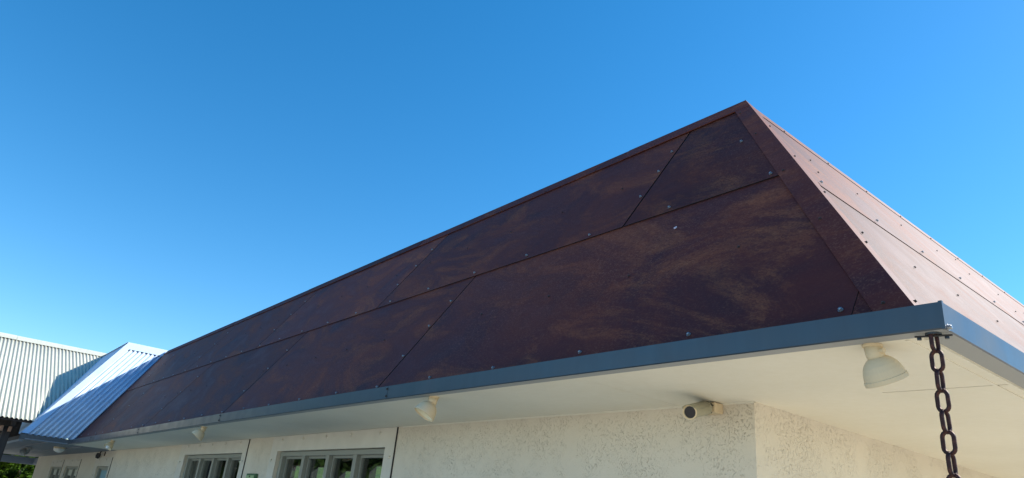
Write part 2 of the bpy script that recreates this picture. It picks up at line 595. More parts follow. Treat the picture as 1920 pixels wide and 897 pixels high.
def cap_front(x0, x1, lift):
    bm = bmesh.new()
    P = [(3.975, 0.020 + lift), (3.975, 0.030 + lift), (4.195, 0.032 + lift), (4.235, -0.02)]
    rows = []
    for x in (x0, x1):
        rows.append([bm.verts.new(FP(x - (HX * s if x > -3 else 0), s, o)) for s, o in P] )
    for i in range(3):
        bm.faces.new((rows[0][i], rows[1][i], rows[1][i + 1], rows[0][i + 1]))
    # flat top going back
    t0 = bm.verts.new(FP(x0 - (HX * 4.2 if x0 > -3 else 0), 4.235, -0.02) + Vector((0, 0.30, -0.01)))
    t1 = bm.verts.new(FP(x1 - (HX * 4.2 if x1 > -3 else 0), 4.235, -0.02) + Vector((0, 0.30, -0.01)))
    bm.faces.new((rows[0][3], rows[1][3], t1, t0))
    return obj('ridge_cap', bm, m_trim, bld)
rx = [RX + 0.02, -5.35, -10.2, -15.1, -20.0, VX - HX * 4.2 - 0.35]
rcaps = []
for k in range(5):
    rcaps.append(cap_front(rx[k], rx[k + 1] + (0.0 if k < 4 else 0), 0.004 * ((k + 1) % 2)))
for k in range(22):
    x = -4.85 - 0.995 * k
    cp = rcaps[min(4, max(0, int((-x - 0.45) / 4.9)))]
    add_screw(FP(x, 4.005, 0.032), NF, cp, me_screw_s)
# side ridge cap
bm = bmesh.new()
P = [(4.00, 0.011), (4.00, 0.0135), (4.195, 0.022), (4.235, -0.02)]
A = [bm.verts.new(SP(RY + HX * s, s, o)) for s, o in P]
B = [bm.verts.new(SP(24, s, o)) for s, o in P]
for i in range(3): bm.faces.new((A[i], B[i], B[i + 1], A[i + 1]))
t0 = bm.verts.new(A[3].co + Vector((-0.3, 0.2, -0.01))); t1 = bm.verts.new(B[3].co + Vector((-0.3, 0, -0.01)))
bm.faces.new((A[3], B[3], t1, t0))
scap = obj('ridge_cap', bm, m_trim, bld)
for k in range(17):
    add_screw(SP(6.53 + 0.99 * k, 4.03, 0.015), NS, scap, me_screw_s)

# flat roof deck behind the mansard
bm = bmesh.new()
zt = ZT + SA * 4.195
box(bm, ENDX, RX - CA * 4.2, RY + CA * 4.2 + 0.02, 10.3, zt - 0.15, zt - 0.06)
box(bm, -10.0, RX - CA * 4.2, 10.305, 24, zt - 0.15, zt - 0.06)
obj('flat_roof', bm, m_gap, bld)

# bird dropping / paint chip on the lower panel
bm = bmesh.new()
cx, cs = -3.52, 1.69
rr = random.Random(5)
ring = [FP(cx + 0.014 * math.cos(a) * rr.uniform(.4, 1.3), cs + 0.018 * math.sin(a) * rr.uniform(.5, 1.2), 0.012) for a in [k * math.pi / 5 for k in range(10)]]
slab(bm, ring, NF * -0.004)
chip = obj('paint_chip', bm, mat('pale_chip', (0.6, 0.52, 0.58), 0.7), bld)

# --- gutters
def gutter_front(x0, x1):
    bm = bmesh.new()
    n = max(2, int((x0 - x1) / 0.8))
    prof = [(0.0, ZT), (0.0, ZB + 0.006), (0.006, ZB), (0.094, ZB), (0.10, ZB + 0.012), (0.148, ZT - 0.03), (0.006, ZT - 0.03)]
    rows = []
    for i in range(n + 1):
        x = x0 + (x1 - x0) * i / n
        rows.append([bm.verts.new(T((x - (y if (i == 0 and x0 > -1.3) else 0), GY + y, z + sag(x)))) for y, z in prof])
    m = len(prof)
    for i in range(n):
        for k in range(m):
            bm.faces.new((rows[i][k], rows[i + 1][k], rows[i + 1][(k + 1) % m], rows[i][(k + 1) % m]))
    bm.faces.new(rows[0]); bm.faces.new(rows[-1][::-1])
    for f in bm.faces:
        zs = [vv.co.z for vv in f.verts]
        ys = [vv.co.y for vv in f.verts]
        if len(f.verts) == 4 and max(zs) < EYE + (ZB + 0.014 + 0.03) * S and max(ys) > (GY + 0.09) * S:
            f.material_index = 1
    return obj('gutter', bm, [m_gutter, m_gutter_under], bld)
gx = [GX, -6.17, -11.13, -16.1, -21.0, VX + 0.002]
guts = [gutter_front(gx[i], gx[i + 1] + (0.004 if i < 4 else 0)) for i in range(5)]
for i in range(1, 5):
    bm = bmesh.new()
    x = gx[i]
    sg = sag(x)
    box(bm, x - 0.03, x + 0.03, GY - 0.0022, GY - 0.0004, ZB + 0.004 + sg, ZT + sg - 0.001)
    sl = obj('gutter_sleeve', bm, m_gutter, bld)
    for z in (ZB + 0.03, ZB + 0.10):
        add_screw(T((x + 0.02, GY - 0.0022, z + sg)), (0, -1, 0), sl, me_screw_s)
# side gutter
bm = bmesh.new()
prof = [(0.0, ZT), (0.0, ZB + 0.006), (0.006, ZB), (0.112, ZB), (0.118, ZB + 0.012), (0.148, ZT - 0.03), (0.006, ZT - 0.03)]
A = [bm.verts.new(T((GX - x, GY + x * 0.85 + 0.003, z))) for x, z in prof]
B = [bm.verts.new(T((GX - x, 24, z))) for x, z in prof]
for k in range(7):
    bm.faces.new((A[k], B[k], B[(k + 1) % 7], A[(k + 1) % 7]))
bm.faces.new(A); bm.faces.new(B[::-1])
for f in bm.faces:
    zs = [vv.co.z for vv in f.verts]; xs = [vv.co.x for vv in f.verts]
    if len(f.verts) == 4 and max(zs) < EYE + (ZB + 0.04) * S and min(xs) < (GX - 0.1) * S: f.material_index = 1
side_g = obj('gutter', bm, [m_gutter, m_gutter_under], bld)
side_g['label'] = 'sunlit gutter along the right side'
bm = bmesh.new()                                     # folded corner cap
box(bm, GX - 0.012, GX + 0.004, GY - 0.005, GY + 0.012, ZB - 0.001, ZT + 0.004)
obj('gutter_corner', bm, m_gutter, bld)
add_screw(T((GX + 0.004, GY + 0.03, ZB + 0.012)), (1, 0, 0), side_g, me_screw)

# --- soffit
SZ = ZB + 0.003
def strip(bm, xs, y0, y1, dz=0.0, thick=0.02):
    lo, hi = [], []
    for x in xs:
        z = SZ + sag(x) + dz
        lo.append([bm.verts.new(T((x, y, z))) for y in (y0, y1)])
        hi.append([bm.verts.new(T((x, y, z + thick))) for y in (y0, y1)])
    n = len(xs)
    for i in range(n - 1):
        bm.faces.new((lo[i][0], lo[i + 1][0], lo[i + 1][1], lo[i][1]))
        bm.faces.new((hi[i][1], hi[i + 1][1], hi[i + 1][0], hi[i][0]))
        bm.faces.new((lo[i][0], hi[i][0], hi[i + 1][0], lo[i + 1][0]))
        bm.faces.new((lo[i][1], lo[i + 1][1], hi[i + 1][1], hi[i][1]))
    bm.faces.new((lo[0][0], lo[0][1], hi[0][1], hi[0][0]))
    bm.faces.new((lo[-1][1], lo[-1][0], hi[-1][0], hi[-1][1]))
joints = [-3.60, -9.4, -15.2, -21.0]
edges = [-2.0] + joints + [-24.2]
for a, b in zip(edges, edges[1:]):
    bm = bmesh.new()
    n = max(2, int((a - b) / 0.7))
    strip(bm, [a - 0.002 + (b - a + 0.004) * i / n for i in range(n + 1)], GY + 0.095, WY + 0.02)
    obj('soffit', bm, m_soffit, bld)
bm = bmesh.new()                                     # side soffit: sheets meeting on a fine joint
strip(bm, [GX - 0.112, -1.6, -2.0], GY + 0.095, 4.655, -0.001)
obj('soffit', bm, m_soffit, bld)
bm = bmesh.new()
strip(bm, [GX - 0.112, -1.6, -2.0, WX - 0.05], 4.661 + 0.014, 24, 0.0)
obj('soffit', bm, m_soffit, bld)
bm = bmesh.new()                                     # edge bead beside the side gutter
box(bm, -1.372, -1.352, GY + 0.12, 24, SZ - 0.004, SZ + 0.001)
box(bm, GX - 0.135, GX - 0.119, GY + 0.12, 24, SZ - 0.012, SZ + 0.001)
obj('soffit_bead', bm, m_soffit, bld)
# wing soffit (far left)
bm = bmesh.new()
strip(bm, [-24.2 - i for i in range(0, 19)], 2.32, WY + 0.02, 0.0)
obj('soffit', bm, m_gsoffit, bld)
bm = bmesh.new()
for y in (2.85, 3.75):
    strip(bm, [-24.3 - i for i in range(0, 19)], y, y + 0.05, -0.03, 0.03)
obj('soffit_batten', bm, m_gsoffit, bld)
bm = bmesh.new()                                     # cornice bead where wall meets soffit
def bead(bm, x0, x1, y0, y1, h):
    n = int(abs(x1 - x0) / 0.7) + 1
    xs = [x0 + (x1 - x0) * i / n for i in range(n + 1)]
    for i in range(n):
        a, b = xs[i], xs[i + 1]
        vs = []
        for x in (a, b):
            z = SZ + sag(x)
            vs.append([bm.verts.new(T((x, y, zz))) for y, zz in ((y0, z - h), (y1, z - h), (y1, z + .005), (y0, z + .005))])
        for k in range(4):
            bm.faces.new((vs[0][k], vs[1][k], vs[1][(k + 1) % 4], vs[0][(k + 1) % 4]))
bead(bm, WX + 0.008, -7.9, WY - 0.010, WY + 0.01, 0.012)
obj('wall_bead', bm, m_soffit, bld)

# --- walls with real openings
K = 1.007
WIN = {  # opening x0,x1,top ; casing x0,x1,top ; bottom of opening
    'a': (-11.80, -8.26, 0.782, -12.07, -8.03, None, -0.75),
    'b': (-17.02, -13.45, 0.775, -17.42, -13.24, None, -0.75),
    'c': (-26.26, -24.55, 0.520, -26.75, -24.35, 0.785, -0.75),
    'd': (-32.17, -29.47, 0.508, -32.56, -29.34, 0.757, -0.75),
    'e': (-35.68, -33.01, 0.493, -35.85, -32.93, 0.750, -0.75),
}
xs = sorted([WX, ENDX] + [w[i] for w in WIN.values() for i in (0, 1)] + [-3.5 - 1.5 * k for k in range(24)], reverse=True)
bm = bmesh.new()
def wall_quad(bm, x0, x1, zf0, zf1):
    a = [bm.verts.new(T((x0, WY, zf0(x0)))), bm.verts.new(T((x1, WY, zf0(x1)))), bm.verts.new(T((x1, WY, zf1(x1)))), bm.verts.new(T((x0, WY, zf1(x0))))]
    bm.faces.new(a)
topf = lambda x: SZ + sag(x) + 0.004
for a, b in zip(xs, xs[1:]):
    mid = (a + b) / 2
    w = [q for q in WIN.values() if q[0] < mid < q[1]]
    if w:
        w = w[0]
        wall_quad(bm, a, b, lambda x: w[2], topf)
        wall_quad(bm, a, b, lambda x: GROUND, lambda x: w[6])
    else:
        wall_quad(bm, a, b, lambda x: GROUND, topf)
for w in WIN.values():                                # reveals
    x0, x1, t, _, _, _, bt = w
    D = 0.30
    for q in (((x0, WY, bt), (x0, WY, t), (x0, WY + D, t), (x0, WY + D, bt)), ((x1, WY, bt), (x1, WY, t), (x1, WY + D, t), (x1, WY + D, bt)),
              ((x0, WY, t), (x1, WY, t), (x1, WY + D, t), (x0, WY + D, t)), ((x0, WY, bt), (x1, WY, bt), (x1, WY + D, bt), (x0, WY + D, bt))):
        bm.faces.new([bm.verts.new(T(p)) for p in q])
bmesh.ops.remove_doubles(bm, verts=bm.verts[:], dist=1e-5)
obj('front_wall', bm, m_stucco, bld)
bm = bmesh.new()
for q in (((WX, WY, GROUND), (WX, 24, GROUND), (WX, 24, SZ + .035), (WX, WY, SZ + .035)),
          ((ENDX, WY, GROUND), (ENDX, 10.2, GROUND), (ENDX, 10.2, 0.96), (ENDX, WY, 0.96)),
          ((-9.5, 10.2, GROUND), (-9.5, 24, GROUND), (-9.5, 24, zt - .15), (-9.5, 10.2, zt - .15))):
    bm.faces.new([bm.verts.new(T(p)) for p in q])
bm.faces.ensure_lookup_table()
for k in (2, 1):
    b2 = bmesh.new()
    b2.faces.new([b2.verts.new(v_.co) for v_ in bm.faces[k].verts])
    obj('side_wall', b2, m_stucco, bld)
    bmesh.ops.delete(bm, geom=[bm.faces[k]], context='FACES')
    bm.faces.ensure_lookup_table()
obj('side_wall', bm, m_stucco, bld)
# rear wall of the front range, with four openings onto the garden
OPEN = [(-23.9, -22.75, 1.19), (-22.15, -21.05, 1.15), (-20.2, -19.2, 1.04), (-18.37, -17.2, 1.19)]
xr = sorted([ENDX, -9.5] + [v_ for q in OPEN for v_ in q[:2]])
bm = bmesh.new()
for a, b in zip(xr, xr[1:]):
    q = [w for w in OPEN if w[0] < (a + b) / 2 < w[1]]
    if q:
        box(bm, a, b, 10.0, 10.2, q[0][2], zt - .15)
        box(bm, a, b, 10.0, 10.2, GROUND, -1.2)
    else:
        box(bm, a, b, 10.0, 10.2, GROUND, zt - .15)
obj('rear_wall', bm, m_dark_room, bld)
bm = bmesh.new()
box(bm, ENDX + .1, -4.0, WY + 0.31, 9.995, 1.42, 1.46)            # ceiling
box(bm, ENDX + .1, -4.0, WY + 0.31, 9.995, GROUND + .02, GROUND + .05)
box(bm, -4.0, -3.9, WY + 0.31, 9.995, GROUND + .05, 1.42)
box(bm, ENDX + .1, ENDX + .2, WY + 0.31, 9.995, GROUND + .05, 1.42)
box(bm, -28.0, -27.9, WY + 0.31, 9.995, GROUND + .05, 1.42)
obj('interior', bm, m_dark_room, bld)

# --- windows
me_peg = screw_mesh('casing_screw', 0.012, 0.014, m_case)
def window(w, kind, label, surround_bolts):
    x0, x1, t, c0, c1, ct, bt = w
    F = WY                                            # wall face
    bm = bmesh.new()
    cf, cb = F - 0.016, F - 0.002
    def top_of(x): return (ct if ct is not None else SZ + sag(x) - 0.003)
    z_b = bt - 0.25
    # surround: one board with a hole, four mitred pieces joined
    def pc(a, b, zlo, zhi_f):
        slab(bm, [T((a, cf, zlo)), T((b, cf, zlo)), T((b, cf, zhi_f(b))), T((a, cf, zhi_f(a)))], Vector((0, (cb - cf) * S, 0)))
    pc(c0, x0, z_b, top_of); pc(x1, c1, z_b, top_of)
    pc(x0, x1, t, top_of)
    pc(x0, x1, z_b, lambda x: bt)
    win = obj('window', bm, m_case, bld)
    if label: win['label'] = label
    bm = bmesh.new()                                  # dark sealant joint on the outer edge
    slab(bm, [T((c1 + 0.001, cf + .003, z_b)), T((c1 + 0.022, cf + .003, z_b)), T((c1 + 0.018, cf + .003, top_of(c1))), T((c1 + 0.001, cf + .003, top_of(c1)))], Vector((0, 0.006, 0)))
    obj('sealant', bm, m_putty, win)
    d0, d1, d2 = F + 0.045, F + 0.11, F + 0.175
    n = 4 if kind == 'big' else (2 if kind == 'pair' else 1)
    bm = bmesh.new()
    fw = 0.07 if kind != 'big' else 0.075
    xa, xb = x0 + 0.012, x1 - 0.012
    box(bm, xa, xb, d0, d1, t - fw, t - 0.008)
    box(bm, xa, xb, d0, d1, bt + 0.003, bt + 0.09)
    box(bm, xa, xa + 0.10, d0, d1, bt + 0.09, t - fw)
    box(bm, xb - 0.05, xb, d0, d1, bt + 0.09, t - fw)
    pitch = (xb - xa - 0.10) / n
    for k in range(1, n):
        xm = xa + 0.05 + pitch * k
        box(bm, xm - 0.04, xm + 0.06, d0 + 0.004, d1, bt + 0.09, t - fw)
    obj('frame', bm, m_frame, win, bevel=0.002)
    for k in range(n):
        a = xa + 0.05 + pitch * k + (0.05 if k == 0 else 0.06); b = xa + 0.05 + pitch * (k + 1) - (0.04 if k < n - 1 else 0)
        bm = bmesh.new()                              # sash
        sw = 0.035
        tz = t - fw
        box(bm, a - 0.02, b + 0.02, d1 + 0.002, d2, tz - 0.035, tz + 0.02)
        box(bm, a - 0.02, b + 0.02, d1 + 0.002, d2, bt + 0.05, bt + 0.12)
        box(bm, a - 0.02, a + sw, d1 + 0.002, d2, bt + 0.12, tz - 0.035)
        box(bm, b - sw, b + 0.02, d1 + 0.002, d2, bt + 0.12, tz - 0.035)
        sash = obj('sash', bm, m_frame, win, bevel=0.0015)
        bm = bmesh.new()
        box(bm, a + sw - .005, b - sw + .005, d2 - 0.03, d2 - 0.022, bt + 0.11, tz - 0.03)
        tilt = random.Random(k).uniform(-.4, .4)
        obj('pane', bm, m_glass, sash)
        if kind == 'pair':
            bm = bmesh.new()
            box(bm, a + sw, b - sw, d2 - 0.05, d2 - 0.042, tz - 0.235, tz - 0.03)
            obj('blind', bm, m_cream_blind, sash)
        if kind == 'blind':
            bm = bmesh.new()
            box(bm, a + sw, b - sw, d2 - 0.05, d2 - 0.042, bt + 0.11, tz - 0.03)
            obj('blind', bm, m_blind, sash)
    for (x, z) in surround_bolts:
        add_screw(T((x, cf, z)), (0, -1, 0), win, me_peg)
    return win
bb = lambda pts: [(x * K, z * K) for x, z in pts]
window(WIN['a'], 'big', 'wide window of four tall dark panes nearest the camera',
       bb([(-11.589, .955), (-10.78, .957), (-9.968, .959), (-9.184, .959), (-8.382, .958), (-8.05, .65), (-11.89, .634), (-8.05, .05), (-11.89, .05)]))
window(WIN['b'], 'big', 'wide window of four tall dark panes beside the green box',
       bb([(-16.766, .944), (-15.959, .946), (-15.157, .948), (-14.357, .95), (-13.557, .95), (-17.126, .615), (-13.23, .63), (-17.126, .05), (-13.23, .05)]))
window(WIN['c'], 'blind', 'narrow window with a blue blind',
       bb([(-25.883, .701), (-24.883, .71), (-26.345, .238), (-24.26, .244)]))
window(WIN['d'], 'pair', 'two-pane window with a half drawn cream blind',
       bb([(-31.9, .68), (-30.7, .69), (-29.6, .70), (-32.1, .28), (-29.2, .30)]))
window(WIN['e'], 'pair', 'farthest two-pane window with a half drawn cream blind',
       bb([(-35.1, .66), (-34.1, .67), (-33.1, .68), (-35.5, .28), (-32.74, .30)]))

# ------------------------------------------------------------------ white corrugated wing roof (part of the same building)
PA = Vector((VX - 0.1, 3.52, 1.10)); PB = Vector((VX - 0.1, 2.20, 1.10)); PC = Vector((VX - 2.9, 4.62, 4.60)); PD = Vector((VX - 2.9, 5.93, 4.60))
def corrugated(name, p00, p10, p01, nribs, amp, m, parent, off=0.0, nlen=2, per=8, p11=None):
    """sheet: p00->p10 runs across the ribs, p00->p01 along them (layout units)"""
    p00, p10, p01 = Vector(p00), Vector(p10), Vector(p01)
    p11 = Vector(p11) if p11 is not None else p10 + p01 - p00
    nrm = (p10 - p00).cross(p01 - p00).normalized()
    if nrm.dot(Vector((0, 0, 1))) < 0: nrm = -nrm
    bm = bmesh.new()
    N = int(nribs * per)
    rows = []
    for i in range(N + 1):
        u = i / N
        h = amp * math.sin(2 * math.pi * nribs * u) + off
        lo, hi = p00.lerp(p10, u), p01.lerp(p11, u)
        rows.append([bm.verts.new(T(lo.lerp(hi, j / nlen) + nrm * h)) for j in range(nlen + 1)])
    for i in range(N):
        for j in range(nlen):
            bm.faces.new((rows[i][j], rows[i + 1][j], rows[i + 1][j + 1], rows[i][j + 1]))
    o = obj(name, bm, m, parent, smooth=True)
    md = o.modifiers.new('solid', 'SOLIDIFY'); md.thickness = 0.0015
    return o, nrm
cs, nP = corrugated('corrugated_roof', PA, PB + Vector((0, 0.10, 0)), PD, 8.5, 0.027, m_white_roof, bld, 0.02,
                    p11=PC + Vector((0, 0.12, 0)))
cs['label'] = 'white corrugated slope, half in shadow'
nP = Vector((SA, 0, CA))
def lift(p, h, n): return T(Vector(p) + Vector(n) * h)
# flashings: ridge, hip edge, valley edge
bm = bmesh.new()
dn = (PB - PC).normalized()
dr = Vector((0, 1, 0))
slab(bm, [lift(PC, .062, nP), lift(PD + dr * 0.05, .062, nP), lift(PD + dr * 0.05 + (PA - PD).normalized() * .38, .052, nP), lift(PC + dn * .38, .052, nP)], nP * -0.003)
rf = obj('ridge_flashing', bm, m_white_roof, bld)
bm = bmesh.new()
slab(bm, [lift(PC + dn * .381, .060, nP), lift(PB, .055, nP), lift(PB + Vector((0, .17, 0)), .050, nP), lift(PC + dn * .381 + Vector((0, .22, 0)), .055, nP)], nP * -0.003)
nQ = Vector((0, -0.823, 0.568))
slab(bm, [lift(PC, .058, nP), lift(PB, .052, nP), lift(PB + Vector((-.10, 0, 0)), .03, nQ), lift(PC + Vector((-.10, 0, 0)), .03, nQ)], nQ * -0.003)
obj('hip_flashing', bm, m_white_roof, bld)
bm = bmesh.new()
dv = (PD - PA).normalized()
slab(bm, [lift(PA, .030, nP), lift(PD, .030, nP), lift(PD + Vector((0, .05, 0)), .035, nP), lift(PA + Vector((0, .05, 0)), .035, nP)], nP * -0.05)
obj('valley_flashing', bm, m_gap, bld)
# the wing's shaded face behind the hip
def return_slope():
    bm = bmesh.new()
    X0, X1, pitch = PB.x, -31.2, 0.124
    N = int((X0 - X1) / pitch * 7)
    nQ_ = Vector((0, -0.823, 0.568))
    rows = []
    for i in range(N + 1):
        x = X0 + (X1 - X0) * i / N
        zlo = 1.10 + max(0.0, (-24.66 - x)) * 0.125
        zhi = min(4.60, 1.10 + 3.5 * (X0 - x) / (X0 - PC.x))
        zlo = min(zlo, zhi)
        h = 0.015 + 0.017 * math.sin(2 * math.pi * (X0 - x) / pitch)
        rows.append([bm.verts.new(T(Vector((x, 2.20 + (z - 1.10) * (2.42 / 3.5), z)) + nQ_ * h)) for z in (zlo, zlo + (zhi - zlo) * .5, zhi)])
    for i in range(N):
        for j in range(2):
            bm.faces.new((rows[i][j], rows[i + 1][j], rows[i + 1][j + 1], rows[i][j + 1]))
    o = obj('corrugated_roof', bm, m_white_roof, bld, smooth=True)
    o['label'] = 'shaded return slope behind the hip'
return_slope()
bm = bmesh.new()
slab(bm, [T((PC.x + .02, 4.60, 4.64)), T((-32, 4.60, 4.64)), T((-32, 4.50, 4.53)), T((PC.x, 4.50, 4.53))], Vector((0, -0.003, 0.003)))
slab(bm, [T((PC.x + .02, 4.60, 4.64)), T((-32, 4.60, 4.64)), T((-32, 5.9, 4.64)), T((PC.x + .02, 5.9, 4.64))], Vector((0, 0, -0.01)))
obj('ridge_flashing', bm, m_white_roof, bld)
# wing gutter and fascia
bm = bmesh.new()
box(bm, VX - 0.10, VX - 0.001, 2.19, 3.40, ZB - 0.040, ZT - 0.022)
obj('gutter', bm, m_gutter, bld)
bm = bmesh.new()
box(bm, -42.0, VX - 0.10, 2.205, 2.31, 0.90, 0.962)
obj('fascia', bm, m_gsoffit, bld)
bm = bmesh.new()
box(bm, -42.0, VX - 0.12, 2.215, 2.30, 0.964, 1.075)
obj('trimmer', bm, m_timber, bld)
bm = bmesh.new()                                      # beam closing the far end of the soffit
box(bm, -42.4, -42.0, 0.6, 4.9, 0.57, 0.88)
box(bm, -42.0, ENDX, 4.69, 4.9, 0.60, 0.88)
obj('beam', bm, m_fascia, bld)
for k in range(8):                                    # screws on the white sheets
    t = (k + 0.5) / 8
    p = PA.lerp(PB, t) 
    for f in (0.06, 0.36):
        add_screw(lift(p + (PD - PA) * f, .042, nP), nP, cs, me_screw_s)

# ------------------------------------------------------------------ far wing with the aged corrugated roof
FE, FZ, FRX, FRZ = -24.62, 1.50, -30.75, 4.62
far = empty('verandah_wing', T((-27.6, 0.0, GROUND)),
            'far wing with aged pale corrugated roof over a dark timber verandah', 'building')
def val(z):                                           # where it meets the shaded return slope
    return 2.20 + (z - 1.10) * (2.42 / 3.5)
Y0 = -0.3
nF = Vector((FRZ - FZ, 0, FE - FRX)).normalized()
def far_roof():
    bm = bmesh.new()
    pitch = 0.114
    per = 8
    y_end = 4.75
    N = int((y_end - Y0) / pitch * per)
    for_rows = []
    for i in range(N + 1):
        y = Y0 + (y_end - Y0) * i / N
        h = 0.020 * math.sin(2 * math.pi * (y - Y0) / pitch)
        # bottom end: eave, or the valley for y beyond it
        z0 = FZ if y <= val(FZ) else 1.10 + (y - 2.20) / (2.42 / 3.5) - 0.02
        t0 = min(1.0, max(0.0, (z0 - FZ) / (FRZ - FZ)))
        lo = Vector((FE, y, FZ)).lerp(Vector((FRX, y, FRZ)), t0)
        hi = Vector((FRX, y, FRZ))
        for_rows.append([bm.verts.new(T(lo.lerp(hi, j / 3) + nF * h)) for j in range(4)])
    for i in range(N):
        for j in range(3):
            bm.faces.new((for_rows[i][j], for_rows[i + 1][j], for_rows[i + 1][j + 1], for_rows[i][j + 1]))
    o = obj('corrugated_roof', bm, m_old_roof, far, smooth=True)
    md = o.modifiers.new('solid', 'SOLIDIFY'); md.thickness = 0.0015
    o, _ = corrugated('corrugated_roof', (FRX, Y0, FRZ), (FRX, 4.75, FRZ), (FRX - 6, Y0, FZ), 85, 0.02, m_old_roof, far)
    bm = bmesh.new()
    for a, b in ((Y0, -1.0), (-0.99, 1.66), (1.67, 4.62)):
        lf = 0.006 if a == -0.99 else 0
        P = [(0.36, 0.030), (0.34, 0.040), (0.02, 0.045), (-0.03, 0.055), (-0.10, 0.02)]
        ra = [bm.verts.new(T((FRX + nF.z * d + nF.x * (h + lf), a, FRZ - nF.x * d + nF.z * (h + lf)))) for d, h in P]
        rb = [bm.verts.new(T((FRX + nF.z * d + nF.x * (h + lf), b, FRZ - nF.x * d + nF.z * (h + lf)))) for d, h in P]
        for i in range(4): bm.faces.new((ra[i], rb[i], rb[i + 1], ra[i + 1]))
    rc = obj('ridge_flashing', bm, m_old_roof, far)
    md = rc.modifiers.new('solid', 'SOLIDIFY'); md.thickness = 0.002
    bm = bmesh.new()                                  # valley flashing
    a, b = [], []
    for z in (FZ - .02, 2.5, 3.5, FRZ - .02):
        x = FE - (z - FZ) * (FE - FRX) / (FRZ - FZ)
        a.append(bm.verts.new(T((x, val(z) - 0.05, z + 0.012)))); b.append(bm.verts.new(T((x + .06, val(z) + 0.03, z + 0.045))))
    for i in range(3): bm.faces.new((a[i], a[i + 1], b[i + 1], b[i]))
    obj('valley_flashing', bm, m_white_roof, far)
    # dark underside: boards, rafters, plates
    bm = bmesh.new()
    slab(bm, [T(Vector((FE + 0.0, Y0, FZ)) - nF * .05), T(Vector((FE, 2.42, FZ)) - nF * .05), T(Vector((FRX, 4.5, FRZ)) - nF * .05), T(Vector((FRX, Y0, FRZ)) - nF * .05)], nF * -0.02)
    obj('lining_boards', bm, m_timber, far)
    for k in range(3):
        y = 1.95 - 0.85 * k
        bm = bmesh.new()
        p0 = Vector((FE - 0.15, y, FZ - 0.05 + 0.08)); 
        d = Vector((FRX - FE, 0, FRZ - FZ)).normalized()
        a = p0 - nF * 0.06; b = a + d * 6.6
        slab(bm, [T(a), T(b), T(b - nF * .2), T(a - nF * .2)], Vector((0, 0.06, 0)))
        r = obj('rafter', bm, m_timber, far)
    bm = bmesh.new()
    box(bm, FE - 0.75, FE - 0.57, Y0, 2.15, FZ - 0.20, FZ + 0.06)
    obj('plate_beam', bm, m_timber, far)
    for y in (1.93, 0.0):
        bm = bmesh.new()
        box(bm, FE - 0.74, FE - 0.58, y - 0.10, y + 0.10, GROUND, FZ - 0.20)
        obj('post', bm, m_timber, far, bevel=0.008)
    for y in (1.78, 1.98):
        bm = bmesh.new()
        box(bm, FE - 0.68, FE - 0.36, y - 0.05, y + 0.03, FZ - 0.20 - 0.15, FZ - 0.21)
        obj('beam_end', bm, m_cut, far, bevel=0.006)
    bm = bmesh.new()                                  # boarded partition closing the roof space
    box(bm, -34.1, -34.0, Y0, 4.5, 0.99, 2.9)
    obj('board_partition', bm, m_timber, far)
far_roof()

# ------------------------------------------------------------------ lamps, camera, box, chain
def spotlight(base, neck_end, axis, label, scale=1.0, name='spotlight', bulb=False, group='spotlights under the eave'):
    """bell shaped flood lamp; base and neck_end in world metres, axis = where it points"""
    base, ne, axis = Vector(base), Vector(neck_end), Vector(axis).normalized()
    t = empty(name, base, label, 'spotlight', group)
    k = scale
    bm = bmesh.new()
    lathe(bm, [(0, 0), (0, 0.029 * k), (0.006 * k, 0.029 * k), (0.008 * k, 0.026 * k), (0.008 * k, 0)], base, (0, 0, -1), 24)
    obj('mounting_plate', bm, m_lampw, t, smooth=False)
    nd = (ne - base).normalized()
    bm = bmesh.new()
    lathe(bm, [(0.0, 0), (0.0, 0.026 * k), ((ne - base).length * .8, 0.027 * k), ((ne - base).length, 0.024 * k), ((ne - base).length + .006, 0)], base, nd, 20)
    obj('neck', bm, m_lampw, t, smooth=True)
    bm = bmesh.new()                                  # knuckle
    side = nd.cross(axis)
    side = side.normalized() if side.length > 0.05 else nd.orthogonal().normalized()
    c = base.lerp(ne, 0.45) + r2 * -0.010
    tube(bm, [c - side * 0.031 * k, c + side * 0.031 * k], 0.007 * k, 12)
    obj('knuckle', bm, m_lampw, t, smooth=False)
    bm = bmesh.new()
    o = ne - axis * 0.006
    prof = [(0.0, 0.0), (0.0, 0.024), (0.004, 0.032), (0.012, 0.041), (0.024, 0.050), (0.040, 0.0565), (0.055, 0.0600), (0.062, 0.0605), (0.063, 0.0630), (0.076, 0.0635), (0.077, 0.0605),
            (0.068, 0.0585)]
    lathe(bm, [(a * k, b * k) for a, b in prof], o, axis, 36)
    obj('lamp_shade', bm, m_lampw, t, smooth=False)
    me = t.children
    bm = bmesh.new()
    prof = [(0.068, 0.0580), (0.050, 0.052), (0.026, 0.036), (0.018, 0.0)]
    lathe(bm, [(a * k, b * k) for a, b in prof], o, axis, 32)
    obj('reflector', bm, m_lampin, t, smooth=True)
    if bulb:
        bm = bmesh.new()
        prof = [(0.03, 0.0), (0.035, 0.014), (0.055, 0.026), (0.075, 0.03), (0.092, 0.022), (0.098, 0.0)]
        lathe(bm, [(a * k, b * k) for a, b in prof], o, axis, 24)
        obj('bulb', bm, m_bulb, t, smooth=True)
    return t
def camdir(a, b, w): return (r0 * a + r1 * b + r2 * w).normalized()
def raypt(x, y, depth):
    return Vector((0, 0, EYE)) + depth * S * (r2 + r0 * ((x - 960) / 1306.43) + r1 * ((y - 448.5) / 1306.43))
b1 = T((-1.535, 3.525, SZ)); 
spotlight(b1, b1 + Vector((0.004, 0.012, -0.042)) , Vector((0.15, 0.42, -0.89)),
          'cream bell spotlight beside the rusty chain, largest and nearest', 1.0)
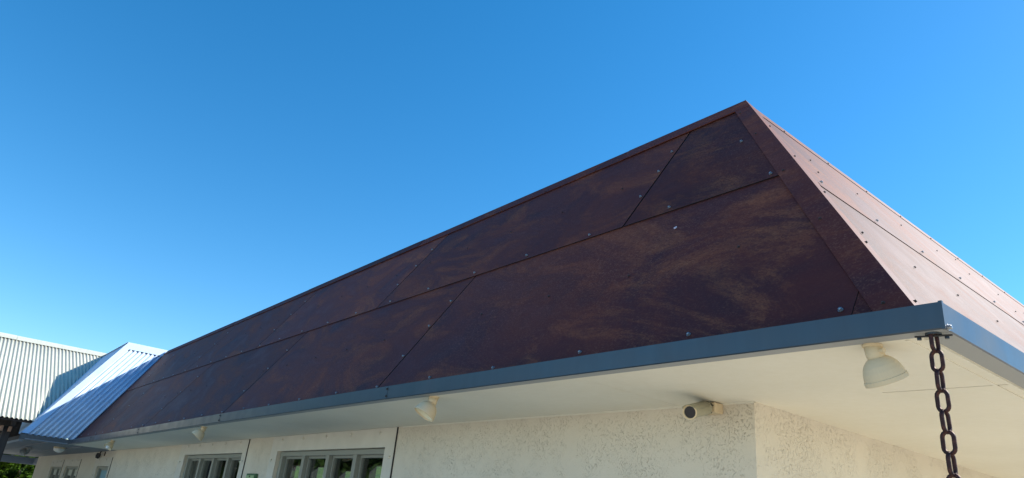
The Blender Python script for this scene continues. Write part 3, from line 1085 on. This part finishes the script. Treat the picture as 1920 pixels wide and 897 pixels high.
for (x, lab, sc, ax, bl) in ((-5.50, 'cream bell spotlight to the right of the nearest wide window', 1.0, (-.55, .70, -.50), False),
                         (-12.22, 'small cream spotlight above the second wide window', 1.0, (-.60, .66, -.50), False),
                         (-19.4, 'grey open spotlight with a pale bulb above the blue window', 1.0, (-.45, .6, -.95), True)):
    b = T((x, 3.53 if x > -15 else 3.62, SZ + sag(x)))
    ax = camdir(*ax)
    spotlight(b, b + Vector((-0.006, -0.010, -0.045)), ax, lab, sc, bulb=bl)
# twin spotlight under the far soffit
tb = T((-30.0, 3.10, SZ + sag(-30.0) - 0.01))
t = empty('twin_spotlight', tb, 'grey twin spotlight with two splayed heads under the far soffit', 'spotlight')
bm = bmesh.new(); lathe(bm, [(0, 0), (0, 0.06), (0.03, 0.055), (0.03, 0)], tb, (0, 0, -1), 20)
obj('mounting_plate', bm, m_gutter_under, t)
for ax in ((-.9, -.25, -.35), (.25, -.7, -.65)):
    bm = bmesh.new()
    a = Vector(ax).normalized()
    lathe(bm, [(0, 0), (0, .03), (.06, .035), (.10, .065), (.15, .075), (.15, .068), (.09, .04), (.09, 0)], tb + Vector((0, 0, -.03)), a, 24)
    obj('lamp_shade', bm, m_gutter_under, t, smooth=False)
# round bulkhead light
x = -26.8
db = T((x, 3.56, SZ + sag(x)))
t = empty('dome_light', db, 'round white dome light under the soffit by the corrugated roof corner', 'ceiling light')
bm = bmesh.new(); lathe(bm, [(0, 0), (0, 0.10), (0.03, 0.10), (0.03, 0.0)], db, (0, 0, -1), 32)
obj('base', bm, m_lampw, t)
bm = bmesh.new(); lathe(bm, [(0.03, 0.095), (0.06, 0.09), (0.085, 0.065), (0.10, 0.03), (0.105, 0)], db, (0, 0, -1), 32)
obj('diffuser', bm, mat('opal_glass', (0.82, 0.82, 0.78), 0.3), t, smooth=True)

# small wall bracket and hook above the blue window
hx = -25.95
hb = T((hx * K, WY - 0.02, 0.88))
t = empty('wall_bracket', hb, 'small black bracket hanging on the wall above the blue window', 'bracket')
bm = bmesh.new()
tube(bm, [hb + Vector((0.10, -0.02, 0.09)), hb + Vector((0.06, -0.03, 0.03)), hb + Vector((0, -0.03, 0))], 0.012, 8)
obj('arm', bm, m_black, t)
bm = bmesh.new()
lathe(bm, [(0, 0), (0, .035), (.05, .045), (.09, .03), (.09, 0)], hb + Vector((0.02, -0.04, 0.01)), (-.3, -.2, -1), 10)
obj('clamp', bm, m_black, t)
pb = T((-25.4 * K, WY - 0.015, 0.86))
bm = bmesh.new(); box(bm, -25.65, -25.60, WY - 0.03, WY - 0.004, 0.83, 0.955)
o = obj('wall_batten', bm, m_timber, None, base=T((-25.62, WY, 0.83)))
tag(o, 'thin grey strip fixed upright on the wall above the blue window', 'batten')

# green box on the wall between the two wide windows
t = empty('green_box', T((-12.67, WY, 0.25)), 'small pale green plastic box on the wall between the two wide windows', 'wall box')
bm = bmesh.new(); box(bm, -12.885, -12.46, WY - 0.05, WY - 0.002, 0.20, 0.415)
obj('rim', bm, m_dkgreen, t, bevel=0.004)
bm = bmesh.new(); box(bm, -12.85, -12.495, WY - 0.066, WY - 0.052, 0.22, 0.385)
obj('cover', bm, m_green, t, bevel=0.004)
bm = bmesh.new(); lathe(bm, [(0, 0), (0, .009), (.006, .008), (.006, 0)], T((-12.67, WY - 0.066, 0.365)), (0, -1, 0), 12)
obj('screw', bm, m_black, t)

# security camera
cb = T((-3.255, WY, 0.993))
t = empty('security_camera', cb, 'beige bullet security camera on a white wall box near the corner', 'security camera')
bm = bmesh.new(); box(bm, -3.335, -3.195, WY - 0.11, WY - 0.002, 0.935, 1.012)
obj('junction_box', bm, m_lampw, t, bevel=0.004)
p0 = T((-3.262, WY - 0.105, 0.972)); p1 = T((-3.155, WY - 0.470, 0.872))
ax = (p1 - p0).normalized(); ln = (p1 - p0).length
bm = bmesh.new()
lathe(bm, [(0, 0), (0, .030), (.008, .031), (.010, .024), (.035, .018), (.035, 0)], p0, ax, 28)
obj('bracket', bm, m_cctv, t)
bm = bmesh.new()
lathe(bm, [(.022, 0), (.022, .024), (.030, .031), (.045, .032), (.047, .030), (ln - .02, .030), (ln - .018, .032), (ln, .032), (ln, .026), (ln - .004, .025)], p0, ax, 36)
obj('housing', bm, m_cctv, t)
bm = bmesh.new(); lathe(bm, [(ln - .0035, .0255), (ln - .003, 0)], p0, ax, 32)
obj('lens', bm, m_lens, t)
bm = bmesh.new(); lathe(bm, [(ln - .001, .0322), (ln + .002, .0325), (ln + .002, .0265), (ln - .001, .0262), (ln - .001, .0322)], p0, ax, 36)
obj('lens_ring', bm, m_lampw, t)
bm = bmesh.new()                                      # sun visor: arc of sheet over the top of the housing
up = Vector((0, 0, 1)); up = (up - up.dot(ax) * ax).normalized(); sd_ = ax.cross(up)
rows = []
for d, w in ((0.05, 1.15), (ln - .01, 1.25), (ln + .022, 0.9)):
    rows.append([bm.verts.new(p0 + ax * d + 0.0345 * (up * math.cos(q) + sd_ * math.sin(q))) for q in [w * (k / 8 - 1) for k in range(17)]])
for A, B in zip(rows, rows[1:]):
    for k in range(16): bm.faces.new((A[k], A[k + 1], B[k + 1], B[k]))
vz = obj('sun_visor', bm, m_cctv, t, smooth=True)
md = vz.modifiers.new('solid', 'SOLIDIFY'); md.thickness = 0.002
for q in (0.6, 2.2, 3.9, 5.4):
    bm = bmesh.new()
    c = p0 + ax * .010 + 0.026 * (up * math.cos(q) + sd_ * math.sin(q))
    lathe(bm, [(0, 0), (0, .0045), (.005, .004), (.005, 0)], c, ax, 8)
    obj('screw', bm, m_black, t)
bm = bmesh.new()
tube(bm, [T((-3.205, WY - .115, .985)), T((-3.27, WY - .12, 1.016 - .012)), T((-3.33, WY - .14, 1.0)), p0 + ax * .04 + up * .03], 0.0025, 6)
obj('cable', bm, m_black, t)

# rain chain
ct = T((-1.222, 3.450, ZB - 0.002))
ch = empty('rain_chain', T((-1.222, 3.450, GROUND)), 'rusty iron rain chain hanging from the gutter corner to the ground', 'chain')
LK, WD, RW = 0.111 * S, 0.066 * S, 0.0093 * S
def link_mesh():
    bm = bmesh.new()
    a = WD / 2 - RW
    hl = LK / 2 - RW - a
    pts = []
    for k in range(9):
        q = math.pi * k / 8
        pts.append((a * math.cos(q), 0, hl + a * math.sin(q)))
    for k in range(9):
        q = math.pi + math.pi * k / 8
        pts.append((a * math.cos(q), 0, -hl + a * math.sin(q)))
    tube(bm, pts, RW, 12, closed=True)
    bmesh.ops.recalc_face_normals(bm, faces=bm.faces[:])
    # weld bump on one leg
    me = bpy.data.meshes.new('link'); bm.to_mesh(me); bm.free()
    for p in me.polygons: p.use_smooth = True
    me.materials.append(m_chain)
    return me
lm = link_mesh()
pitch = LK - 2.0 * RW - 0.0012
z = ct.z - LK / 2 + 0.012
i = 0
rj = random.Random(4)
cinv = Matrix.Translation(ch.location).inverted()
while z > 0.03:
    o = bpy.data.objects.new('link', lm)
    COL.objects.link(o)
    o.parent = ch
    o.matrix_parent_inverse = cinv
    ang = math.radians(-8 if i % 2 else 82) + rj.uniform(-.06, .06)
    o.location = (ct.x, ct.y, z)
    o.rotation_euler = (rj.uniform(-.02, .02), rj.uniform(-.02, .02), ang)
    z -= pitch
    i += 1
# hanger rod with two nuts under the gutter
bm = bmesh.new()
h0, h1 = T((-1.295, 3.425, ZB - .012)), T((-1.150, 3.470, ZB - .012))
tube(bm, [h0, h1], 0.003, 8)
obj('hanger_rod', bm, m_black, ch)
for p in (h0.lerp(h1, .12), h0.lerp(h1, .85)):
    bm = bmesh.new()
    lathe(bm, [(0, 0), (0, .0065), (.006, .0065), (.006, 0)], p + Vector((0, 0, -.004)), (0, 0, -1), 6)
    obj('nut', bm, m_black, ch)
bm = bmesh.new()
lathe(bm, [(0, .021), (.004, .021), (.004, .016), (0.0, .016), (0, .021)], T((-1.222, 3.450, ZB - .001)), (0, 0, -1), 24)
obj('outlet_ring', bm, m_gutter, ch)

# ------------------------------------------------------------------ vegetation
def leaf_cloud(name, centre, radii, n, size, m, parent, seed, clumps=34):
    rnd = random.Random(seed)
    cl = []
    for _ in range(clumps):
        while True:
            d = Vector((rnd.uniform(-1, 1), rnd.uniform(-1, 1), rnd.uniform(-1, 1)))
            if 0.35 < d.length < 1: break
        cl.append((Vector(centre) + Vector((d.x * radii[0], d.y * radii[1], d.z * radii[2])), rnd.uniform(.22, .42)))
    verts, faces = [], []
    for i in range(n):
        c, r = rnd.choice(cl)
        d = Vector((rnd.gauss(0, 1), rnd.gauss(0, 1), rnd.gauss(0, 1))).normalized() * (rnd.random() ** 0.4) * r
        p = c + Vector((d.x * radii[0], d.y * radii[1], d.z * radii[2]))
        nn = (d.normalized() + Vector((rnd.uniform(-.8, .8), rnd.uniform(-.8, .8), rnd.uniform(-.2, 1.0)))).normalized()
        a = nn.orthogonal().normalized()
        a = (Matrix.Rotation(rnd.uniform(0, 6.28), 3, nn) @ a)
        b = nn.cross(a)
        s = size * rnd.uniform(.6, 1.25)
        k = len(verts)
        verts += [p - a * s, p + b * s * .45, p + a * s, p - b * s * .45]
        faces.append((k, k + 1, k + 2, k + 3))
    me = bpy.data.meshes.new(name)
    me.from_pydata([tuple(v) for v in verts], [], faces)
    me.materials.append(m)
    o = bpy.data.objects.new(name, me)
    COL.objects.link(o)
    adopt(o, parent)
    return o
def tree(loc, h, rad, seed, label, m, n, size, trunk_h, group=None, flowers=False, name='tree', cat='tree'):
    loc = Vector(loc)
    t = empty(name, loc, label, cat, group)
    rnd = random.Random(seed)
    bm = bmesh.new()
    top = loc + Vector((0, 0, h * .72))
    tube(bm, [loc, loc + Vector((.05, .03, trunk_h)), top], [rad * .07, rad * .05, rad * .015], 10)
    for k in range(7):
        q = k * 2.4 + rnd.random()
        s = loc + Vector((.04, .02, trunk_h * rnd.uniform(.8, 1.4)))
        e = s + Vector((math.cos(q) * rad * .7, math.sin(q) * rad * .7, h * rnd.uniform(.2, .45)))
        tube(bm, [s, s.lerp(e, .5) + Vector((0, 0, .15)), e], [rad * .03, rad * .02, rad * .006], 6)
    obj('trunk', bm, m_bark, t)
    cz = loc.z + (h + trunk_h) / 2
    leaf_cloud('crown', (loc.x, loc.y, cz), (rad, rad, (h - trunk_h) / 2), n, size, m, t, seed)
    if flowers:
        leaf_cloud('flowers', (loc.x, loc.y, cz), (rad * 1.02, rad * 1.02, (h - trunk_h) / 2), int(n * .10), size * .8, m_flower, t, seed + 50, 7)
    return t
tree((-33.5, 0.5, 0), 4.2, 2.1, 21, 'leafy green shrub tree with red flowers beyond the verandah post', m_leaf, 17000, 0.12, 0.3, flowers=True, name='flowering_tree', cat='tree')
tree((-35.5, 3.6, 0), 3.9, 2.0, 22, 'bright green leafy shrub at the far end of the building', m_leaf, 17000, 0.12, 0.3, name='garden_shrub', cat='shrub')

tree((-40, 2.2, 0), 5.2, 3.4, 23, 'dark dense tree behind the bright shrubs at the far end', m_leafd, 16000, 0.20, 0.5)
for k, (x, y, hh, lab) in enumerate(((-23, -10.5, 7.6, 'broad dark unseen tree added across the way, nearest the far wing'), (-29, -12.5, 8.6, 'tallest dark unseen tree added across the way'),
                                     (-36, -11.5, 7.8, 'dark unseen tree added across the way behind the tallest one'), (-43.5, -13, 8.2, 'dark unseen tree added across the way, second from the farthest'), (-51, -11, 8.4, 'farthest dark unseen tree added across the way'))):
    tree((x, y, 0), hh, 4.4, 40 + k, lab, m_leafd, 6500, 0.30, 1.2, group='unseen trees added across the way')  # out-of-view row, added to block bright sky reflections in the window panes

# ------------------------------------------------------------------ place the screws
screws.sort(key=lambda q: (q[0] - Vector((0, 0, EYE))).length)
roofset = [q for q in screws]
count = 0
def root(o):
    while o.parent: o = o.parent
    return o
rest = {}
for loc, nrm, parent, me, nm in roofset:
    if count < 300:
        pass
    o = bpy.data.objects.new('screw', me)
    if count < 100:
        COL.objects.link(o)
        o.parent = parent
        o.location = loc
        o.rotation_euler = nrm.to_track_quat('Z', 'Y').to_euler()
        if parent.location.length > 1e-6:
            o.matrix_parent_inverse = Matrix.Identity(4)
    else:
        bpy.data.objects.remove(o)
        rest.setdefault(me.name, []).append((loc, nrm, me))
    count += 1
bm = bmesh.new()
mats = []
for key, lst in rest.items():
    for loc, nrm, me in lst:
        n0 = len(bm.verts); f0 = len(bm.faces)
        bm.from_mesh(me)
        bm.verts.ensure_lookup_table(); bm.faces.ensure_lookup_table()
        mt = Matrix.Translation(loc) @ nrm.to_track_quat('Z', 'Y').to_matrix().to_4x4()
        for vv in bm.verts[n0:]: vv.co = mt @ vv.co
        if me.materials[0] not in mats: mats.append(me.materials[0])
        for f in bm.faces[f0:]: f.material_index = mats.index(me.materials[0])
far_screws = obj('screws', bm, mats, bld)
far_screws['kind'] = 'stuff'
